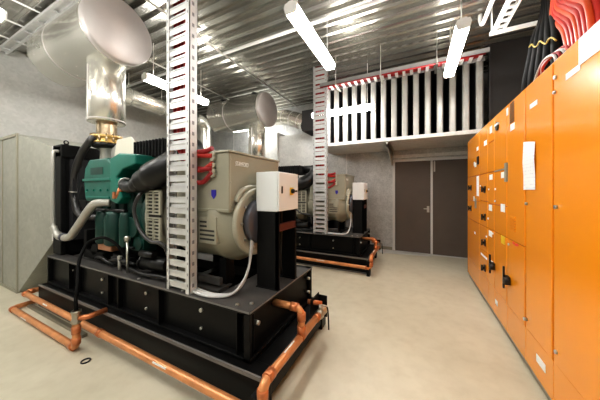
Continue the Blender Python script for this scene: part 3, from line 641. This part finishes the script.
# exhaust pipe along the left side and elbow duct by the end wall
b = MB(); b.lathe((-5.3, 2.5, 3.37), (0, 1, 0), [(0, .165), (1.95, .165)], 36)
ep = b.build('exhaust_duct', M['alu']); tag(ep, 'shiny clad pipe running horizontally beyond the foreground muffler towards the far one', 'pipe')
b = MB(); b.tube([(-5.3, 4.45, 3.37), (-5.3, 4.6, 3.36), (-5.3, 4.72, 3.25), (-5.3, 4.75, 3.1), (-5.3, 4.75, 2.24)], .155, 24, 6); b.build('elbow', M['alu'], ep)
for y in (2.8, 3.5): MB().cyl((-5.3, y, 3.53), (-5.3, y, 3.86), .008, 6).torus((-5.3, y, 3.37), (0, 1, 0), .17, .008, 28, 6).build('hanger', M['steel'], ep)
b = MB(); b.tube([(-3.5, 5.45, 3.42), (-3.1, 5.42, 3.38), (-2.75, 5.38, 3.26), (-2.50, 5.35, 3.15), (-2.42, 5.33, 3.10)], .19, 28, 5)
ed = b.build('elbow_duct', M['alu']); tag(ed, 'segmented shiny round duct bending down beside the far muffler, by the silencer bank', 'duct')
b = MB()
for p, d in (((-3.1, 5.42, 3.38), (1, -.1, -.25)), ((-2.85, 5.39, 3.30), (1, -.1, -.4)), ((-2.62, 5.36, 3.20), (1, -.1, -.42))): b.torus(p, d, .19, .007, 28, 6)
b.build('duct_seam', M['alu_end'], ed)
b = MB(); b.box(-2.42, -1.96, 5.05, 5.65, 2.86, 3.34); b.build('square_plenum', M['dark'], ed)
b = MB(); b.box(-4.4, -3.42, 5.55, YB-.01, 0, 3.05); b.box(-3.40, -2.35, 5.62, YB-.01, 0, 2.95); b.box(-3.42, -3.40, 5.53, YB-.01, 0, 3.05)
tag(b.build('vertical_duct', M['galv']), 'bright galvanised sheet duct standing against the end wall under the far muffler', 'duct')
# pressure gauge-like cable coil near far ladder
# ------------------------------------------------------------------ copper fuel pipes
def joint(b, p, d, r=.038, l=.06):
    p = Vector(p); d = Vector(d).normalized(); b.cyl(p-d*l/2, p+d*l/2, r, 14)
def pipe_run(off, labels):
    ox, oy = off
    T = lambda pts: [(x+ox, y+oy, z) for x, y, z in pts]
    t = thing('copper_pipe', (-2.5+ox, 1.1+oy, 0), labels[0], 'pipe')
    MB().pipe(T([(-4.34, 1.42, .17), (-4.34, 1.11, .17), (-.78, 1.11, .135), (-.78, 1.11, .33), (-.78, 1.98, .31)]), .029, .07, 16).build('long_run', M['copper'], t)
    MB().pipe(T([(-1.03, 1.62, .53), (-.78, 1.62, .53), (-.78, 1.62, .32)]), .027, .06, 16).build('branch', M['copper'], t)
    b = MB()
    for p, d in (((-4.34, 1.17, .17), (0, 1, 0)), ((-4.28, 1.11, .17), (1, 0, 0)), ((-2.55, 1.11, .152), (1, 0, 0)), ((-.84, 1.11, .135), (1, 0, 0)), ((-.78, 1.11, .2), (0, 0, 1)), ((-.78, 1.11, .27), (0, 0, 1)), ((-.78, 1.18, .33), (0, 1, 0)), ((-.78, 1.62, .322), (0, 1, 0)), ((-.78, 1.62, .37), (0, 0, 1)), ((-.78, 1.62, .47), (0, 0, 1)), ((-.84, 1.62, .53), (1, 0, 0)), ((-.78, 1.93, .31), (0, 1, 0))):
        joint(b, (p[0]+ox, p[1]+oy, p[2]), d, .0335)
    b.each('joint', M['copperj'], t)
    b = MB(); b.box(-.786+ox, -.776+ox, 1.36+oy, 1.50+oy, .349, .353); b.box(-1.75+ox, -1.6+ox, 1.082+oy, 1.09+oy, .155, .165); b.box(-3.7+ox, -3.6+ox, 1.082+oy, 1.09+oy, .175, .185)
    b.each('pipe_label', M['label'], t)
    b = MB(); b.lathe((-.78+ox, 1.97+oy, .31), (0, 1, 0), [(0, .03), (.01, .042), (.04, .042), (.05, .03), (.09, .03), (.10, .042), (.13, .042), (.135, .02)], 18); b.cyl((-.78+ox, 2.03+oy, .31), (-.78+ox, 2.03+oy, .38), .02, 12)
    b.box(-.80+ox, -.72+ox, 2.02+oy, 2.04+oy, .375, .385)
    vb = b.build('valve', M['brass'], t)
    b = MB(); b.tube([(-.73+ox, 2.03+oy, .38), (-.715+ox, 2.04+oy, .34), (-.71+ox, 2.05+oy, .16)], .007, 8, 4); b.build('valve_lever', M['rubber'], vb)
    b = MB(); b.cyl((-.9+ox, 2.0+oy, .40), (-.78+ox, 2.06+oy, .38), .022, 12); b.build('stub_pipe', M['copperj'], t)
    b = MB(); b.box(-.85+ox, -.845+ox, 1.95+oy, 2.15+oy, .20, .44); b.box(-.845+ox, -.76+ox, 2.14+oy, 2.15+oy, .22, .42); b.box(-.85+ox, -.80+ox, 1.085+oy, 1.2+oy, 0, .25)
    b.each('pipe_bracket', M['matt'], t)
pipe_run((0, 0), ['copper fuel pipe along the foreground skid and round its corner to a valve'])
pipe_run((.12, 2.94), ['copper fuel pipe along the far skid and round its corner'])
t = thing('copper_pipe', (-3.5, 1.0, 0), 'short copper pipe on the floor before the foreground skid, rising at its near end', 'pipe')
MB().pipe([(-4.30, 1.2, .04), (-4.30, 1.0, .04), (-2.70, 1.0, .04), (-2.70, 1.0, .37)], .028, .06, 16).build('floor_run', M['copper'], t)
b = MB()
for p, d in (((-4.24, 1.0, .04), (1, 0, 0)), ((-2.76, 1.0, .04), (1, 0, 0)), ((-2.70, 1.0, .10), (0, 0, 1)), ((-2.70, 1.0, .20), (0, 0, 1))): joint(b, p, d, .0335)
b.each('joint', M['copperj'], t)
b = MB(); b.lathe((-2.70, 1.0, .255), (0, 0, 1), [(0, .03), (.01, .036), (.03, .036), (.035, .03), (.09, .03), (.095, .036), (.115, .036)], 14); b.build('union', M['brass'], t)
MB().pipe([(-2.70, 1.0, .30), (-2.64, 1.06, .30), (-2.64, 1.2, .30)], .024, .03, 12).build('side_branch', M['copperj'], t)
MB().box(-3.9, -3.75, .97, .975, .035, .045).build('pipe_label', M['label'], t)
tag(MB().box(-4.3, -2.9, 1.12, 1.16, 0, .03).build('floor_angle', M['kick']), 'dark steel angle on the floor between the copper pipes', 'angle')
tag(MB().torus((-2.48, .98, .006), (0, 0, 1), .03, .006, 20, 6).build('floor_ring', M['rubber']), 'small dark ring lying on the floor below the long copper pipe', 'ring')

# ------------------------------------------------------------------ orange switchboard
CX = .8; CD = 1.38; CZ = 2.25; KZ = .07
secs = [  # y far, y near, [door splits z], label
    (4.78, 3.98, [.34, .98, 1.28, 1.65, CZ], 'orange switchboard cabinet at the far end of the row, next to the brown door'),
    (3.98, 3.56, [.34, .66, .98, 1.30, 1.65, CZ], 'orange switchboard cabinet second from the far end, with a column of small black latches'),
    (3.56, 3.30, [.34, .98, 1.28, 1.65, 2.0, CZ], 'narrow orange cabinet beside the latch column, long black handle at its edge'),
    (3.30, 2.90, [.34, .98, 1.28, 1.65, CZ], 'orange cabinet with a round black push button and a grey hinge plate'),
    (2.90, 2.49, [.34, .98, CZ], 'orange cabinet with a perforated vent at its top and slanted louvres at mid height'),
    (2.49, 2.07, [.34, CZ], 'orange cabinet with a tall sheet of printed paper hanging on its door'),
    (2.07, 1.22, [.34, CZ], 'wide orange cabinet nearest the viewer with a large white notice at its top'),
]
cabs = []
for i, (ya, yb, zs, lab) in enumerate(secs):
    c = thing('switchboard_cabinet', (1.1, (ya+yb)/2, 0), lab, 'cabinet')
    cabs.append(c)
    MB().box(CX+.012, CD, yb+.002, ya-.002, KZ, CZ).build('carcass', M['gap'], c)
    MB().box(CX+.02, CD, yb+.002, ya-.002, 0, KZ).build('kick_plate', M['kick'], c)
    MB().box(CX+.005, CD, yb+.002, ya-.002, CZ, CZ+.012).build('top_sheet', M['orange'], c)
    MB().box(CX-.002, CX+.012, yb+.002, ya-.002, KZ, zs[0]-.003).build('plinth_panel', M['orange'], c, .003)
    for k in range(len(zs)-1):
        d = MB().box(CX-.008, CX+.014, yb+.006, ya-(.018 if i in (6, 5) else .006), zs[k]+.003, zs[k+1]-.003).build('door', M['orange'], c, .005)
MB().box(CX-.004, CD, 4.78, 4.79, KZ, CZ).build('end_panel', M['orange'], cabs[0])
def on(c, nm, y0, y1, z0, z1, m, th=.003, bev=0, base=.008):
    return MB().box(CX-base-th, CX-base, y0, y1, z0, z1).build(nm, m, cabs[c], bev)
def latch(c, y, z):
    b = MB(); b.box(CX-.018, CX-.008, y-.03, y+.03, z-.042, z+.042); b.cyl((CX-.018, y, z), (CX-.036, y, z), .018, 12); b.box(CX-.048, CX-.034, y-.01, y+.01, z-.034, z+.038)
    b.build('latch', M['rubber'], cabs[c])
def thandle(c, y, z):
    b = MB(); b.box(CX-.045, CX-.03, y+.01, y+.03, z-.10, z+.11); b.box(CX-.03, CX-.008, y-.06, y+.02, z-.04, z+.03); b.cyl((CX-.02, y-.045, z-.01), (CX-.055, y-.045, z-.01), .035, 14)
    b.build('handle', M['rubber'], cabs[c], .003)
for z in (1.48, 1.16): latch(0, 4.5, z)
for z in (1.45, 1.10, .78, .46): latch(1, 3.68, z)
thandle(2, 3.32, .60) ; thandle(4, 2.86, .60)
on(0, 'notice', 3.99, 4.12, 1.36, 1.64, M['paper']); on(0, 'label_plate', 4.22, 4.30, 1.80, 1.86, M['label'])
on(0, 'meter', 3.99, 4.07, 1.80, 1.91, M['matt'], .012); on(0, 'label_plate', 4.15, 4.25, 1.78, 1.84, M['label']); on(0, 'label_plate', 4.02, 4.12, 2.0, 2.05, M['label'])
on(0, 'switch_plate', 4.14, 4.24, 1.18, 1.32, M['kick']); on(0, 'label_plate', 4.26, 4.32, 1.28, 1.35, M['label']); on(0, 'indicator', 4.2, 4.26, .80, .83, M['label']); on(0, 'label_plate', 4.12, 4.2, .36, .39, M['label'], base=.002)
on(1, 'label_plate', 3.6, 3.72, 2.0, 2.06, M['label']); on(1, 'label_plate', 3.58, 3.88, .585, .61, M['label'])
on(2, 'label_plate', 3.38, 3.50, 1.20, 1.27, M['label']); on(2, 'label_plate', 3.38, 3.50, .90, .965, M['label']); on(2, 'label_plate', 3.36, 3.48, 1.56, 1.62, M['label']); on(2, 'label_plate', 3.32, 3.5, .60, .63, M['label'])
on(2, 'label_plate', 3.38, 3.46, 2.10, 2.18, M['label'])
b = MB(); b.cyl((CX-.008, 3.18, 2.12), (CX-.02, 3.18, 2.12), .045, 20); b.build('push_button', M['rubber'], cabs[3])
on(3, 'label_plate', 3.12, 3.24, 2.13, 2.15, M['label'], .014)
on(3, 'label_plate', 2.95, 3.07, 1.22, 1.30, M['label']); on(3, 'label_plate', 2.95, 3.06, .90, .98, M['yellow']); on(3, 'label_plate', 2.96, 3.06, 1.56, 1.62, M['label'])
on(3, 'hinge_plate', 2.87, 2.93, 1.52, 1.70, M['kick'], .012); on(3, 'hinge_strip', 2.92, 3.28, 1.64, 1.652, M['kick'], .006)
on(4, 'label_plate', 2.70, 2.80, 1.98, 2.04, M['label']); on(4, 'label_plate', 2.86, 2.9, 2.15, 2.22, M['label'])
b = MB()
for r in range(9):
    for q in range(4): b.cyl((CX-.007, 2.72+q*.03, 2.06+r*.021), (CX-.0105, 2.72+q*.03, 2.06+r*.021), .0095, 8)
b.build('perforated_vent', M['rubber'], cabs[4])
for k in range(6):
    z = 1.07+k*.024; MB().add([(CX-.008, 2.68, z), (CX-.008, 2.80, z), (CX-.02, 2.80, z+.004), (CX-.02, 2.68, z+.004), (CX-.008, 2.68, z+.016), (CX-.008, 2.80, z+.016)], [(0, 1, 2, 3), (3, 2, 5, 4), (0, 3, 4), (1, 5, 2)]).build('louvre', M['orange'], cabs[4])
b = MB()
for k, (w, z) in enumerate(((.035, .968), (.02, .962), (.03, .968))): b.box(CX-.011, CX-.008, 2.62+k*.045, 2.62+k*.045+w, z-.012, z+.006)
b.build('red_marking', M['redmark'], cabs[4])
# hanging paper spans the joint of two cabinets, taped to the nearer one
b = MB(); ys = [2.29, 2.35, 2.42, 2.50]; xs = [CX-.014, CX-.020, CX-.018, CX-.013]; zs_ = [1.79, 1.66, 1.55, 1.44]
vs = []; 
for r, z in enumerate(zs_):
    for q, y in enumerate(ys): vs.append((xs[q]-(.006 if r in (1,) else 0), y, z+(.012*q if r == 0 else 0)))
b.add(vs, [(r*4+q, r*4+q+1, (r+1)*4+q+1, (r+1)*4+q) for r in range(3) for q in range(3)])
tag(b.build('paper_sheet', M['paper']), 'creased white sheet of printed paper taped to an orange cabinet door', 'paper')
tag(MB().box(CX-.012, CX-.009, 1.5, 1.79, 2.10, 2.245).build('notice_board', M['paper']), 'large white printed notice fixed high on the nearest orange cabinet', 'notice')
on(6, 'label_plate', 1.78, 1.91, 2.075, 2.11, M['label']); on(5, 'label_plate', 2.27, 2.39, 2.055, 2.09, M['label'])
b = MB(); b.cyl((CX-.008, 2.44, 1.33), (CX-.022, 2.44, 1.33), .011, 14); b.cyl((CX-.008, 2.445, .42), (CX-.03, 2.445, .42), .012, 12); b.each('lock', M['steel'], cabs[5])
b = MB(); b.cyl((CX-.008, 2.01, 1.33), (CX-.022, 2.01, 1.33), .012, 14); b.cyl((CX-.008, 2.01, .43), (CX-.02, 2.01, .43), .012, 12); b.cyl((CX-.008, 2.02, 2.14), (CX-.02, 2.02, 2.14), .012, 12); b.cyl((CX-.008, 2.03, 2.05), (CX-.02, 2.03, 2.05), .01, 12); b.each('lock', M['steel'], cabs[6])
on(5, 'label_plate', 2.17, 2.30, .19, .245, M['label'], base=.002); on(3, 'label_plate', 3.2, 3.28, .19, .24, M['label'], base=.002)
for c, y, z in ((1, 3.60, .87), (2, 3.53, 1.10), (2, 3.34, .95), (3, 3.26, 1.32), (4, 2.84, .93), (1, 3.9, 1.5), (2, 3.5, 1.45), (3, 3.25, 1.45)):
    b = MB(); b.cyl((CX-.008, y, z), (CX-.016, y, z), .011, 10); b.build('screw_lock', M['label'], cabs[c])

# ------------------------------------------------------------------ cables over the cabinets
for k in range(14):
    t = k/13; j = .03*(k % 2)
    pts = [(1.30+j, 3.30-.15*t, 3.84), (1.26+j, 3.24-.16*t, 3.5), (1.17+j, 3.05-.17*t, 3.09+.10*t), (1.12+j, 2.84-.24*t, 2.90+.06*t), (1.09+j, 2.66-.30*t, 2.72+.04*t), (1.07+j, 2.55-.29*t, 2.50), (1.07+j, 2.50-.28*t, 2.264)]
    tag(MB().tube(pts, .02, 10, 6).build('power_cable', M['redc'] if k % 3 else M['redo']), 'thick red cable dropping from the ceiling and curving into the cabinet tops', 'cable', 'red cable bundle above the cabinets')
for k in range(14):
    t = k/13; j = .035*(k % 3)
    pts = [(1.36+j, 3.55+.1*t, 3.84), (1.30+j, 3.40+.2*t, 3.4), (1.16+j, 2.98+.42*t, 3.02+.06*t), (1.10+j, 2.80+.55*t, 2.80), (1.06+j, 2.70+.65*t, 2.55), (1.06+j, 2.68+.68*t, 2.264)]
    tag(MB().tube(pts, .038, 8, 6).build('control_cable', M['cblack']), 'black cable drooping onto the cabinet tops behind the red bundle', 'cable', 'black cables above the cabinets')
for k in range(4):
    pts = [(.94+.02*k, 2.40-.03*k, 2.266), (.94+.02*k, 2.42, 2.44+.02*k), (.95, 2.62, 2.50-.015*k), (.97+.02*k, 2.84, 2.42), (1.0+.02*k, 3.1+.05*k, 2.266)]
    tag(MB().tube(pts, .010, 8, 6).build('control_cable', [M['grey'], M['darkred'], M['grey'], M['redc']][k]), ['thin grey wire along the cabinet top edge', 'thin dark red wire along the cabinet top edge', 'upper thin grey wire looping over the cabinet tops', 'thin bright red wire looping over the cabinet tops'][k], 'cable')
b = [(1.02, 3.10-t*.055, 2.86-.022*t+.022*math.sin(t*1.9)) for t in range(10)]
tag(MB().tube(b, .006, 6, 5).build('coiled_wire', M['wirey']), 'thin yellow-green wire waving across the black cables over the cabinets', 'cable')

# ------------------------------------------------------------------ camera, world, view
cam = bpy.data.cameras.new('camera'); co = bpy.data.objects.new('camera', cam); col.objects.link(co)
co.location = (0, 0, 1.43); co.rotation_euler = (PI/2, 0, math.atan(115/235))
cam.sensor_width = 36; cam.lens = 235/600*36; cam.shift_y = -9/600; cam.clip_start = .02
scn.camera = co
w = bpy.data.worlds.new('w'); scn.world = w; w.use_nodes = True
w.node_tree.nodes['Background'].inputs[0].default_value = (.8, .85, .9, 1); w.node_tree.nodes['Background'].inputs[1].default_value = .2
scn.view_settings.view_transform = 'Standard'; scn.view_settings.exposure = .28
try: scn.view_settings.look = 'Medium High Contrast'
except Exception: pass
scn.cycles.use_denoising = True; scn.cycles.max_bounces = 8; scn.cycles.diffuse_bounces = 5; scn.cycles.sample_clamp_indirect = 8
for o in bpy.data.objects:
    if '_o' in o: del o['_o']
